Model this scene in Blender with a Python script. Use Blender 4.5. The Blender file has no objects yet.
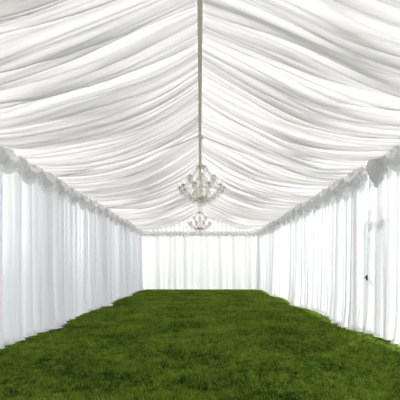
import bpy, bmesh, math, random
import numpy as np
from mathutils import Vector, Matrix
random.seed(4); rng=np.random.default_rng(7)
sc=bpy.context.scene
sc.view_settings.view_transform='Standard'
W=3.5; EAVE=3.44; RIDGE=4.40; BAY=4.5; Y0=-4.5; Y1=22.5; CAMH=1.42
# ---------------------------------------------------------------- helpers
def _h(ix,iy,s):
    n=np.sin(ix*127.1+iy*311.7+s*74.7)*43758.5453
    return n-np.floor(n)
def vn(x,y,s=0):
    x=np.asarray(x,float); y=np.asarray(y,float); x,y=np.broadcast_arrays(x,y)
    ix=np.floor(x); iy=np.floor(y); fx=x-ix; fy=y-iy
    fx=fx*fx*(3-2*fx); fy=fy*fy*(3-2*fy)
    a=_h(ix,iy,s); b=_h(ix+1,iy,s); c=_h(ix,iy+1,s); d=_h(ix+1,iy+1,s)
    return (a*(1-fx)+b*fx)*(1-fy)+(c*(1-fx)+d*fx)*fy
def link(o,parent=None):
    sc.collection.objects.link(o)
    if parent: o.parent=parent
    return o
def grid_obj(name,X,Y,Z,mat,attr=None,parent=None,smooth=True):
    r,c=X.shape
    co=np.stack([X,Y,Z],-1).reshape(-1,3)
    i=np.arange(r*c).reshape(r,c)
    f=np.stack([i[:-1,:-1],i[:-1,1:],i[1:,1:],i[1:,:-1]],-1).reshape(-1,4)
    me=bpy.data.meshes.new(name)
    me.vertices.add(len(co)); me.vertices.foreach_set('co',co.ravel().astype(np.float32))
    me.loops.add(f.size); me.loops.foreach_set('vertex_index',f.ravel().astype(np.int32))
    me.polygons.add(len(f)); me.polygons.foreach_set('loop_start',(np.arange(len(f))*4).astype(np.int32))
    me.update(calc_edges=True)
    me.polygons.foreach_set('use_smooth',np.ones(len(f),bool))
    for an,av in (attr or {}).items():
        a=me.attributes.new(an,'FLOAT','POINT'); a.data.foreach_set('value',av.ravel().astype(np.float32))
    me.materials.append(mat); me.validate()
    return link(bpy.data.objects.new(name,me),parent)
def bm_obj(name,bm,mat,parent=None,smooth=True):
    me=bpy.data.meshes.new(name); bm.to_mesh(me); bm.free()
    if smooth:
        for p in me.polygons: p.use_smooth=True
    me.materials.append(mat)
    return link(bpy.data.objects.new(name,me),parent)
def empty(name,loc=(0,0,0)):
    e=bpy.data.objects.new(name,None); e.location=loc; sc.collection.objects.link(e); return e
def tube(bm,pts,rad,seg=8,cap=True):
    pts=[Vector(p) for p in pts]; n=len(pts); rings=[]
    if not hasattr(rad,'__len__'): rad=[rad]*n
    for k,p in enumerate(pts):
        t=(pts[min(k+1,n-1)]-pts[max(k-1,0)]).normalized()
        up=Vector((0,0,1)) if abs(t.z)<.95 else Vector((1,0,0))
        a=t.cross(up).normalized(); b=t.cross(a).normalized()
        rings.append([bm.verts.new(p+(a*math.cos(2*math.pi*j/seg)+b*math.sin(2*math.pi*j/seg))*rad[k]) for j in range(seg)])
    for k in range(n-1):
        for j in range(seg):
            bm.faces.new((rings[k][j],rings[k][(j+1)%seg],rings[k+1][(j+1)%seg],rings[k+1][j]))
    if cap:
        bm.faces.new(rings[0]); bm.faces.new(rings[-1])
def lathe(bm,prof,c=(0,0,0),seg=16):
    rings=[]
    for r,z in prof:
        rings.append([bm.verts.new((c[0]+r*math.cos(2*math.pi*j/seg),c[1]+r*math.sin(2*math.pi*j/seg),c[2]+z)) for j in range(seg)])
    for k in range(len(rings)-1):
        for j in range(seg):
            bm.faces.new((rings[k][j],rings[k][(j+1)%seg],rings[k+1][(j+1)%seg],rings[k+1][j]))
def box(bm,c,s):
    m=Matrix.Translation(c)@Matrix.Diagonal((s[0],s[1],s[2],1))
    bmesh.ops.create_cube(bm,size=1,matrix=m)
# ---------------------------------------------------------------- materials
def newmat(n):
    m=bpy.data.materials.new(n); m.use_nodes=True; nt=m.node_tree; nt.nodes.clear()
    return m,nt,nt.nodes.new('ShaderNodeOutputMaterial')
def fabric(name,col,trans=(.5,.5),bump=0.2,scale=(1,1,1),sheer=False):
    # trans=(single layer transmission, transmission where gathered, lowered to put in grey crease shade)
    m,nt,out=newmat(name); N=nt.nodes; L=nt.links
    d=N.new('ShaderNodeBsdfDiffuse'); t=N.new('ShaderNodeBsdfTranslucent'); tr=N.new('ShaderNodeBsdfTransparent')
    d.inputs[0].default_value=(*col,1); t.inputs[0].default_value=(*col,1)
    mx=N.new('ShaderNodeMixShader')
    la=N.new('ShaderNodeAttribute'); la.attribute_name='fold_shade'  # fold mask: shades gathers grey by cutting their translucency
    mr=N.new('ShaderNodeMapRange'); mr.inputs['To Min'].default_value=trans[0]; mr.inputs['To Max'].default_value=trans[1]
    L.new(la.outputs['Fac'],mr.inputs['Value']); L.new(mr.outputs[0],mx.inputs[0])
    L.new(d.outputs[0],mx.inputs[1]); L.new(t.outputs[0],mx.inputs[2])
    tc=N.new('ShaderNodeTexCoord'); mp=N.new('ShaderNodeMapping'); mp.inputs['Scale'].default_value=scale
    no=N.new('ShaderNodeTexNoise'); no.inputs['Scale'].default_value=1; no.inputs['Detail'].default_value=2
    L.new(tc.outputs['Object'],mp.inputs[0]); L.new(mp.outputs[0],no.inputs[0])
    b=N.new('ShaderNodeBump'); b.inputs['Strength'].default_value=bump; b.inputs['Distance'].default_value=0.03
    L.new(no.outputs[0],b.inputs['Height']); L.new(b.outputs[0],d.inputs['Normal']); L.new(b.outputs[0],t.inputs['Normal'])
    if sheer:
        m2=N.new('ShaderNodeMixShader')
        a=N.new('ShaderNodeAttribute'); a.attribute_name='sheer'; L.new(a.outputs['Fac'],m2.inputs[0])
        L.new(mx.outputs[0],m2.inputs[1]); L.new(tr.outputs[0],m2.inputs[2]); L.new(m2.outputs[0],out.inputs[0])
    else: L.new(mx.outputs[0],out.inputs[0])
    return m
def princ(name,col,rough=.5,metal=0,**k):
    m,nt,out=newmat(name); p=nt.nodes.new('ShaderNodeBsdfPrincipled')
    p.inputs['Base Color'].default_value=(*col,1); p.inputs['Roughness'].default_value=rough; p.inputs['Metallic'].default_value=metal
    for a,b in k.items(): p.inputs[a.replace('_',' ')].default_value=b
    nt.links.new(p.outputs[0],out.inputs[0]); return m
M_ceil=fabric('ceiling_chiffon',(.925,.90,.895),(.275,.05),.35,(1.5,34,1.5))
M_curt=fabric('sheer_voile',(.905,.905,.945),(.66,.20),.3,(3,22,1.0),True)
M_back=fabric('back_voile',(.91,.91,.93),(.38,.17),.3,(22,3,1.2))
M_val=fabric('valance_satin',(.93,.92,.92),(.28,.28),.3,(5,30,6))
M_rib=princ('ribbon_trim',(.88,.86,.76),.6)
M_raf=princ('rafter_sleeve',(.92,.92,.90),.7)
M_alu=princ('aluminium',(.62,.63,.64),.4,.6)
M_dark=princ('black_iron',(.03,.03,.03),.4,.5)
M_white=princ('white_paint',(.8,.8,.8),.4)
M_silver=princ('polished_silver',(.90,.86,.78),.35,.8)
M_candle=princ('candle_ivory',(.9,.88,.8),.5)
def bulbm():
    m,nt,out=newmat('warm_bulb'); e=nt.nodes.new('ShaderNodeEmission'); e.inputs[0].default_value=(1,.85,.6,1); e.inputs[1].default_value=2.5
    nt.links.new(e.outputs[0],out.inputs[0]); return m
M_bulb=bulbm()
def crystal(name='cut_crystal',tcol=.94,g0=(.99,.98,.97,1)):
    m,nt,out=newmat(name); N=nt.nodes;L=nt.links
    g=N.new('ShaderNodeBsdfGlossy'); g.inputs[0].default_value=g0; g.inputs[1].default_value=.08
    t=N.new('ShaderNodeBsdfTransparent'); t.inputs[0].default_value=(tcol,tcol*.99,tcol*.97,1)
    f=N.new('ShaderNodeLayerWeight'); f.inputs[0].default_value=.6
    x=N.new('ShaderNodeMixShader'); L.new(f.outputs[1],x.inputs[0]); L.new(t.outputs[0],x.inputs[1]); L.new(g.outputs[0],x.inputs[2]); L.new(x.outputs[0],out.inputs[0]); return m
M_cry=crystal()
# grass
def grassmat(name,attr):
    m,nt,out=newmat(name); N=nt.nodes;L=nt.links
    tc=N.new('ShaderNodeTexCoord')
    n1=N.new('ShaderNodeTexNoise'); n1.inputs['Scale'].default_value=.9; n1.inputs['Detail'].default_value=5
    n2=N.new('ShaderNodeTexNoise'); n2.inputs['Scale'].default_value=7; n2.inputs['Detail'].default_value=6
    L.new(tc.outputs['Object'],n1.inputs[0]); L.new(tc.outputs['Object'],n2.inputs[0])
    mm=N.new('ShaderNodeMath'); mm.operation='ADD'; L.new(n1.outputs[0],mm.inputs[0]); L.new(n2.outputs[0],mm.inputs[1])
    r=N.new('ShaderNodeValToRGB'); e=r.color_ramp.elements
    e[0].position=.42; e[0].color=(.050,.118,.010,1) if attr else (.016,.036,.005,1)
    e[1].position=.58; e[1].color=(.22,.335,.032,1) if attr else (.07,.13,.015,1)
    h=N.new('ShaderNodeMath'); h.operation='MULTIPLY'; h.inputs[1].default_value=.5; L.new(mm.outputs[0],h.inputs[0]); L.new(h.outputs[0],r.inputs[0])
    col=r.outputs[0]
    if attr:
        a=N.new('ShaderNodeAttribute'); a.attribute_name='sheer'
        mx=N.new('ShaderNodeMixRGB'); mx.blend_type='MIX'; mx.inputs[2].default_value=(.40,.46,.11,1)
        q=N.new('ShaderNodeMath'); q.operation='POWER'; q.inputs[1].default_value=5; L.new(a.outputs['Fac'],q.inputs[0])
        L.new(q.outputs[0],mx.inputs[0]); L.new(col,mx.inputs[1]); col=mx.outputs[0]
    d=N.new('ShaderNodeBsdfDiffuse'); L.new(col,d.inputs[0])
    if attr:
        t=N.new('ShaderNodeBsdfTranslucent'); L.new(col,t.inputs[0]); x=N.new('ShaderNodeMixShader'); x.inputs[0].default_value=.3
        L.new(d.outputs[0],x.inputs[1]); L.new(t.outputs[0],x.inputs[2]); L.new(x.outputs[0],out.inputs[0])
    else: L.new(d.outputs[0],out.inputs[0])
    return m
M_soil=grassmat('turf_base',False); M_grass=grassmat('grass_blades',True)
# ---------------------------------------------------------------- ground
def gz(x,y): return .04*(vn(x*.8+50,y*.8+50,3)-.5)+.025*(vn(x*2.5+50,y*2.5+50,4)-.5)
lawn=empty('grass_lawn')
xs=np.linspace(-30,30,301); ys=np.linspace(-12,50,311)
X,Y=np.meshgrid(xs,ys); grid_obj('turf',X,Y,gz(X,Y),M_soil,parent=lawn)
N=380000
yy=2.5+(22.6-2.5)*rng.random(N)**1.7; xx=(rng.random(N)*2-1)*4.1
clump=vn(xx*4,yy*4,11)*.6+vn(xx*11,yy*11,12)*.4
h=(.010+.085*clump**2)*(0.7+.6*rng.random(N)); w=.003+.003*rng.random(N)+.0004*yy
h=h*np.where(np.abs(xx)>3.05,.55,1)
ang=rng.random(N)*6.283; la=rng.random(N)*6.283; ln=h*(.2+.9*rng.random(N))
z=gz(xx,yy)
v=np.zeros((N,3,3))
v[:,0]=np.stack([xx-np.cos(ang)*w,yy-np.sin(ang)*w,z-.003],-1)
v[:,1]=np.stack([xx+np.cos(ang)*w,yy+np.sin(ang)*w,z-.003],-1)
v[:,2]=np.stack([xx+np.cos(la)*ln,yy+np.sin(la)*ln,z+h],-1)
me=bpy.data.meshes.new('blades'); me.vertices.add(N*3); me.vertices.foreach_set('co',v.ravel().astype(np.float32))
me.loops.add(N*3); me.loops.foreach_set('vertex_index',np.arange(N*3,dtype=np.int32))
me.polygons.add(N); me.polygons.foreach_set('loop_start',(np.arange(N)*3).astype(np.int32)); me.update(calc_edges=True)
a=me.attributes.new('sheer','FLOAT','POINT'); a.data.foreach_set('value',np.repeat(rng.random(N),3).astype(np.float32))
me.materials.append(M_grass); link(bpy.data.objects.new('blades',me),lawn)
# ---------------------------------------------------------------- ceiling
def bayphase(y): return np.abs(np.sin(np.pi*(y)/BAY))
def ridged(n): return 1-np.abs(2*n-1)
def ceil_base(y,v):
    return RIDGE-(RIDGE-EAVE)*v-(.12+.18*bayphase(y)**.6)*4*v*(1-v)
def make_ceiling():
    ny=2800; nv=48
    y=np.linspace(Y0,Y1+.05,ny)
    for side in (-1,1):
        v=np.linspace(0,1,nv)
        V,Yg=np.meshgrid(v,y)
        s=20*side
        u=Yg+.8*(vn(Yg*.45,V*1.3,s+1)-.5)*np.sin(np.pi*V)+.26*(vn(Yg*1.5,V*2.2,s+2)-.5)
        a1=ridged(vn(u*1.9,V*.7,s+3)); a2=ridged(vn(u*4.6+V*.5,V*1.0,s+4)); a3=ridged(vn(u*10-V*.7,V*1.1,s+5)); a4=ridged(vn(u*21,V*1.4,s+6))
        p=.14*a1**1.3+.13*a2**1.3+.075*a3+.036*a4
        e0=np.where(V<.5,.22,.5); env=e0+(1-e0)*np.sin(np.pi*np.clip(V,0,1))**.6
        Z=ceil_base(Yg,V)+.15*env-p*env
        X=side*(W+.02)*V
        shade=np.clip(.5*a2**4+.5*a3**4+.45*a4**4,0,1)  # grey crease shade put into the lining, following the finer pleats
        yield X,Yg,Z,shade
cp=list(make_ceiling())
X,Y,Z,SH=[np.concatenate([cp[0][k][:,::-1],cp[1][k]],1) for k in range(4)]
grid_obj('ceiling',X,Y,Z,M_ceil,{'fold_shade':SH})
# frame
fr=empty('marquee_frame')
bm=bmesh.new(); box(bm,(0,(Y0+Y1)/2,RIDGE-.07),(.06,Y1-Y0,.02)); bm_obj('ridge_pole',bm,M_rib,fr,False)
k=0; yb=Y0
while yb<=Y1+.01:
    for side in (-1,1):
        if yb>8:
            bm=bmesh.new()
            tube(bm,[(side*W*v_,yb,float(ceil_base(yb,v_))-.055-.03*math.sin(math.pi*v_)) for v_ in np.linspace(0,1,24)],.018,8)
            bm_obj('rafter_%d'%k,bm,M_raf,fr)
        bm=bmesh.new(); tube(bm,[(side*(W+.2),yb,.04),(side*(W+.2),yb,EAVE)],.05,10); bm_obj('post_%d'%k,bm,M_alu,fr); k+=1
    yb+=BAY
for side in (-1,1):
    bm=bmesh.new(); box(bm,(side*(W+.13),(Y0+Y1)/2,EAVE+.02),(.1,Y1-Y0,.1)); bm_obj('eave_beam',bm,M_alu,fr,False)
# ---------------------------------------------------------------- curtains
def curtain(side,ya,yb,seed):
    L=yb-ya; ns=int(L*80)
    s=np.linspace(0,1,ns)
    t=np.concatenate([np.linspace(0,1,36),1+np.linspace(.1,1,10)])
    S,T=np.meshgrid(s,t,indexing='ij'); Yb=ya+S*L
    tt=np.clip(T,0,1); pud=np.clip(T-1,0,1)
    dpost=np.abs((Yb+BAY/2)%BAY-BAY/2)
    g=np.exp(-(dpost/.9)**2)
    ph=Yb*17+9*vn(Yb*1.1,0*Yb,seed)+1.0*vn(Yb*2,T*1.2,seed+1)
    fold=np.sin(ph)*.6+.3*np.sin(ph*.37+2)+.25*np.sin(ph*2.3+1)+.5*(vn(Yb*8,T*.6,seed+2)-.5)
    amp=(.055+.015*tt)*(.9+.4*g)
    inward=.13+amp*fold+.03+g*(.05+.04*tt**2)*(.6+.6*vn(Yb*1.7,0*T,seed+5))
    if side<0: pw=.04+.17*g*vn(Yb*2.0,0*T,seed+7)
    else: pw=.03+.06*g*vn(Yb*2.0,0*T,seed+7)
    inward=inward+pud*pw+.03*np.clip(tt-.85,0,1)/.15
    Yd=Yb+.03*np.sin(ph*.5+1)*tt+ .12*(vn(Yb*1.1,T*1.5,seed+3)-.5)*tt
    Yd=np.clip(Yd,ya-.03,yb+.03)
    hem=.09 if side<0 else .08+.08*(1-g)
    z=EAVE-.02-(EAVE-hem)*tt
    z=z-.04*np.sin(pud*np.pi/2)+ pud*(.02*(1+fold)+.03*g*vn(Yb*14,T*6,seed+9))*(1-pud**3)
    z=np.maximum(z,.045)
    sheer=.22*(1-g)*(.5+.7*vn(Yb*.9,0*T,seed+4))+.01
    sheer=sheer*np.clip(.55-.6*fold,.1,1.3)*(1-.75*np.clip((tt-.45)/.15,0,1))
    shade=np.clip(.45+.65*fold+.6*(vn(Yb*16+T*.5,T*.8,seed+12)-.5)+.2*g+.35*(vn(Yb*1.6,0*T,seed+14)-.5),0,1)  # darker vertical streaks put in on the gathered folds, as fold shade
    o=grid_obj('sheer_curtain',side*(W-inward),Yd,z,M_curt,{'sheer':sheer,'fold_shade':shade})
    frill('valance',lambda S,inn,dz,name,mat:grid_obj(name,side*(W-.05-inn-.12),ya+.01+S,EAVE+.03-dz,mat,parent=o),L-.02,M_val,seed+9,.33,.17,L/max(1,round(L/.9)),.13)
    return o
def frill(name,pts_fn,L,mat,seed,h0=.32,h1=.12,sw=.75,puff=.09):
    n=int(L*90)+2; s=np.linspace(0,L,n); t=np.linspace(0,1,20)
    S,T=np.meshgrid(s,t,indexing='ij')
    sc_=np.abs(np.sin(np.pi*S/sw))
    hh=h0+h1*sc_**.8
    pl=np.sin(S*45+5*vn(S*4,0*S,seed))*.5+(vn(S*16,T*2,seed+1)-.5)
    inn=.03+puff*np.sin(np.pi*np.clip(T*1.25,0,1))**.7*(.5+.5*sc_)+.035*pl*(.4+T)
    swg=.03*np.sin(T*13+(1-sc_)*5)*np.sin(np.pi*T)
    return pts_fn(S,inn+swg,T*hh,name,mat)
i=0; tied=None
for side in (-1,1):
    for ya in np.arange(Y0,Y1-.1,BAY):
        i+=1
        if side==1 and abs(ya-4.5)<.1:
            tied=curtain(side,4.52,7.80,i*13); curtain(side,7.93,8.98,i*13+5)
        else: curtain(side,ya+.01,ya+BAY-.01,i*13)
# back wall
nx=620; t=np.linspace(0,1,30); s=np.linspace(-W+.02,W-.02,nx)
S,T=np.meshgrid(s,t,indexing='ij')
ph=S*18+6*vn(S*1.3,0*S,5)
fo=np.sin(ph)*.4+.6*np.sin(ph*.41)+.9*(vn(S*6,T,6)-.5)
YB=Y1-.12-(.03+.03*T)*fo
wb=grid_obj('wall_back',S,YB,3.12-(3.06)*T,M_back,{'fold_shade':np.clip(.45+.35*fo+.4*(vn(S*14,T,16)-.5),0,1)})  # fold shade put into the back drape's transmission
top=RIDGE-(RIDGE-EAVE)*np.abs(S)/W
fg=np.sin(S*26+3*vn(S*2,0*S,8))
grid_obj('gable_drape',S,Y1-.04-.03*fg,top+(3.10-top)*T,M_back,{'fold_shade':.5+.5*fg},parent=wb)  # pleat shade put in the same way on the gable
frill('valance',lambda S,inn,dz,name,mat:grid_obj(name,-W+.15+S,Y1-.2-inn,3.30-dz,mat,parent=wb),2*W-.3,M_val,40,.20,.06,.5,.06)
# gathered tie at the door side curtain
bm=bmesh.new(); R=.2; seg=40; rings=[]
for kk in range(16):
    tq=kk/15; z_=EAVE+.02-tq*.6
    rr=R*(.35+.75*math.sin(math.pi*min(1,tq*1.15))**.8)*(1-.25*tq)
    rings.append([bm.verts.new((W-.26+(rr*(1+.13*math.sin(9*a_+tq*3)))*math.cos(a_)*.7, 7.35+rr*(1+.13*math.sin(9*a_+tq*3))*math.sin(a_), z_+.02*math.sin(5*a_))) for a_ in [2*math.pi*j/seg for j in range(seg)]])
for kk in range(15):
    for j in range(seg): bm.faces.new((rings[kk][j],rings[kk][(j+1)%seg],rings[kk+1][(j+1)%seg],rings[kk+1][j]))
bm_obj('gathered_tie',bm,M_val,tied)
# ---------------------------------------------------------------- door in right wall
door=empty('door_1',(W+.06,7.5,.04))
bm=bmesh.new()
for dy in (0,.88): box(bm,(0,dy,1.25),(.05,.06,2.5))
for dz in (.10,2.46): box(bm,(0,.44,dz),(.045,.82,.08))
bm_obj('leaf_frame',bm,M_white,door,False)
bm=bmesh.new(); box(bm,(0,.36,1.25),(.06,.045,2.4)); bm_obj('centre_stile',bm,M_dark,door,False)
bm=bmesh.new(); tube(bm,[(-.03,.36,1.13),(-.29,.36,1.13),(-.295,.42,1.13)],.012,8); box(bm,(-.28,.36,1.13),(.03,.045,.10)); bm_obj('handle',bm,M_dark,door)
# ---------------------------------------------------------------- chandelier
def drop(bm,c,r,h,seg=6):
    prof=[(0.0005,h*.5),(r*.55,h*.28),(r,-h*.12),(r*.55,-h*.38),(.0005,-h*.5)]
    lathe(bm,prof,c,seg)
def chandelier(loc,ztop):
    e=empty('crystal_chandelier',loc); e.scale=(1.06,1.06,1.03); K=1.03
    met=bmesh.new(); cry=bmesh.new(); can=bmesh.new(); bul=bmesh.new()
    lathe(met,[(.001,.56),(.02,.55),(.012,.50),(.05,.47),(.02,.44),(.012,.28),(.02,.22),(.012,.18),(.012,-.12),(.03,-.15),(.11,-.17),(.12,-.19),(.05,-.23),(.015,-.26),(.001,-.27)],seg=16)
    lathe(cry,[(.02,.46),(.11,.49),(.125,.50),(.03,.44)],seg=16)
    lathe(cry,[(.013,.22),(.055,.16),(.065,.10),(.03,.04),(.016,.01),(.05,-.03),(.06,-.07),(.02,-.12)],seg=14)
    lathe(cry,[(.001,-.27),(.03,-.29),(.042,-.32),(.03,-.35),(.001,-.37)],seg=12)
    drop(cry,(0,0,-.42),.02,.08)
    def arms(n,R,z0,dip,zt,off):
        tips=[]
        for i in range(n):
            a=2*math.pi*(i+off)/n; ca,sa=math.cos(a),math.sin(a)
            pts=[]
            for q in np.linspace(0,1,18):
                r=.03+(R-.03)*q
                zz=z0-dip*math.sin(math.pi*min(1,q*1.25))+ (zt-z0)*(max(0,q-.45)/.55)**2
                pts.append((r*ca,r*sa,zz))
            tube(met,pts,[.009-.003*q for q in np.linspace(0,1,18)],6)
            x,y,zt_=R*ca,R*sa,zt
            lathe(cry,[(.01,zt_-.01),(.045,zt_+.005),(.058,zt_+.022),(.05,zt_+.014),(.01,zt_+.004)],(x,y,0),12)
            lathe(can,[(.012,zt_),(.012,zt_+.07),(.001,zt_+.072)],(x,y,0),8)
            lathe(bul,[(.003,zt_+.07),(.010,zt_+.085),(.007,zt_+.105),(.001,zt_+.12)],(x,y,0),8)
            for j in range(7):
                b=2*math.pi*j/7; drop(cry,(x+.052*math.cos(b),y+.052*math.sin(b),zt_-.03),.014,.065)
            for q in (.3,.45,.6,.75,.88):
                p=pts[int(q*17)]; drop(cry,(p[0],p[1],p[2]-.045),.015,.075)
            drop(cry,(x,y,zt_-.07),.02,.11)
            tips.append((x,y,zt_))
        return tips
    lo=arms(10,.47,-.13,.07,.03,0)
    up=arms(6,.29,.08,.05,.25,.5)
    def bead(p,q,sag,n,r=.0125):
        p=Vector(p);q=Vector(q)
        for k in range(n+1):
            f=k/n; c=p.lerp(q,f); c.z-=sag*4*f*(1-f)
            bmesh.ops.create_icosphere(cry,subdivisions=1,radius=r,matrix=Matrix.Translation(c))
    for i in range(10):
        bead(lo[i],lo[(i+1)%10],.09,12)
        bead(lo[i],lo[(i+1)%10],.15,14,.010)
        a=2*math.pi*i/10
        bead((.11*math.cos(a),.11*math.sin(a),.48),(lo[i][0],lo[i][1],lo[i][2]),.06,22,.011)
        bead((lo[i][0]*.8,lo[i][1]*.8,lo[i][2]-.1),(.0,.0,-.29),.03,16,.011)
    for i in range(6):
        bead(up[i],up[(i+1)%6],.07,9)
        a=2*math.pi*(i+.5)/6
        bead((.11*math.cos(a),.11*math.sin(a),.48),up[i],.05,12,.011)
    for R,z_,n in ((.12,-.2,14),(.2,-.24,18),(.28,-.20,20),(.12,.46,12),(.08,-.30,10),(.36,-.12,24),(.2,.12,16)):
        for j in range(n):
            a=2*math.pi*j/n; drop(cry,(R*math.cos(a),R*math.sin(a),z_-.03),.016,.085)
    zc=.56; top=(ztop-loc[2])/K; k=0
    while zc<top:
        m=Matrix.Translation((0,0,zc+.02))@Matrix.Rotation(math.pi/2*(k%2),4,'Z')
        pts=[m@Vector((.014*math.cos(b),0,.024*math.sin(b))) for b in np.linspace(0,2*math.pi,11)]
        tube(met,pts,.005,5,False); zc+=.036; k+=1
    lathe(met,[(.001,top-.06),(.05,top-.05),(.06,top-.01),(.001,top)],seg=16)
    bm_obj('metal_arms',met,M_silver,e); bm_obj('crystals',cry,M_cry,e,False); bm_obj('candles',can,M_candle,e); bm_obj('bulbs',bul,M_bulb,e)
chandelier((.04,9.0,3.12),RIDGE-.08)
chandelier((0,17.6,3.24),RIDGE-.08)
# ---------------------------------------------------------------- light
w=bpy.data.worlds.new('sky'); sc.world=w; w.use_nodes=True
bg=w.node_tree.nodes['Background']; bg.inputs[0].default_value=(.955,.955,1,1); bg.inputs[1].default_value=2.15
sd=bpy.data.lights.new('sun','SUN'); sd.energy=6.2; sd.angle=.03; sd.color=(1,.97,.92)
so=bpy.data.objects.new('sun',sd); sc.collection.objects.link(so)
d=Vector((-.48,-.60,-.66)); so.rotation_euler=d.to_track_quat('-Z','Y').to_euler()
# ---------------------------------------------------------------- camera
cd=bpy.data.cameras.new('cam'); cd.lens=36; cd.sensor_width=36; cd.shift_y=65/400
co=bpy.data.objects.new('cam',cd); co.location=(0,0,CAMH); co.rotation_euler=(math.pi/2,0,0); sc.collection.objects.link(co)
sc.camera=co
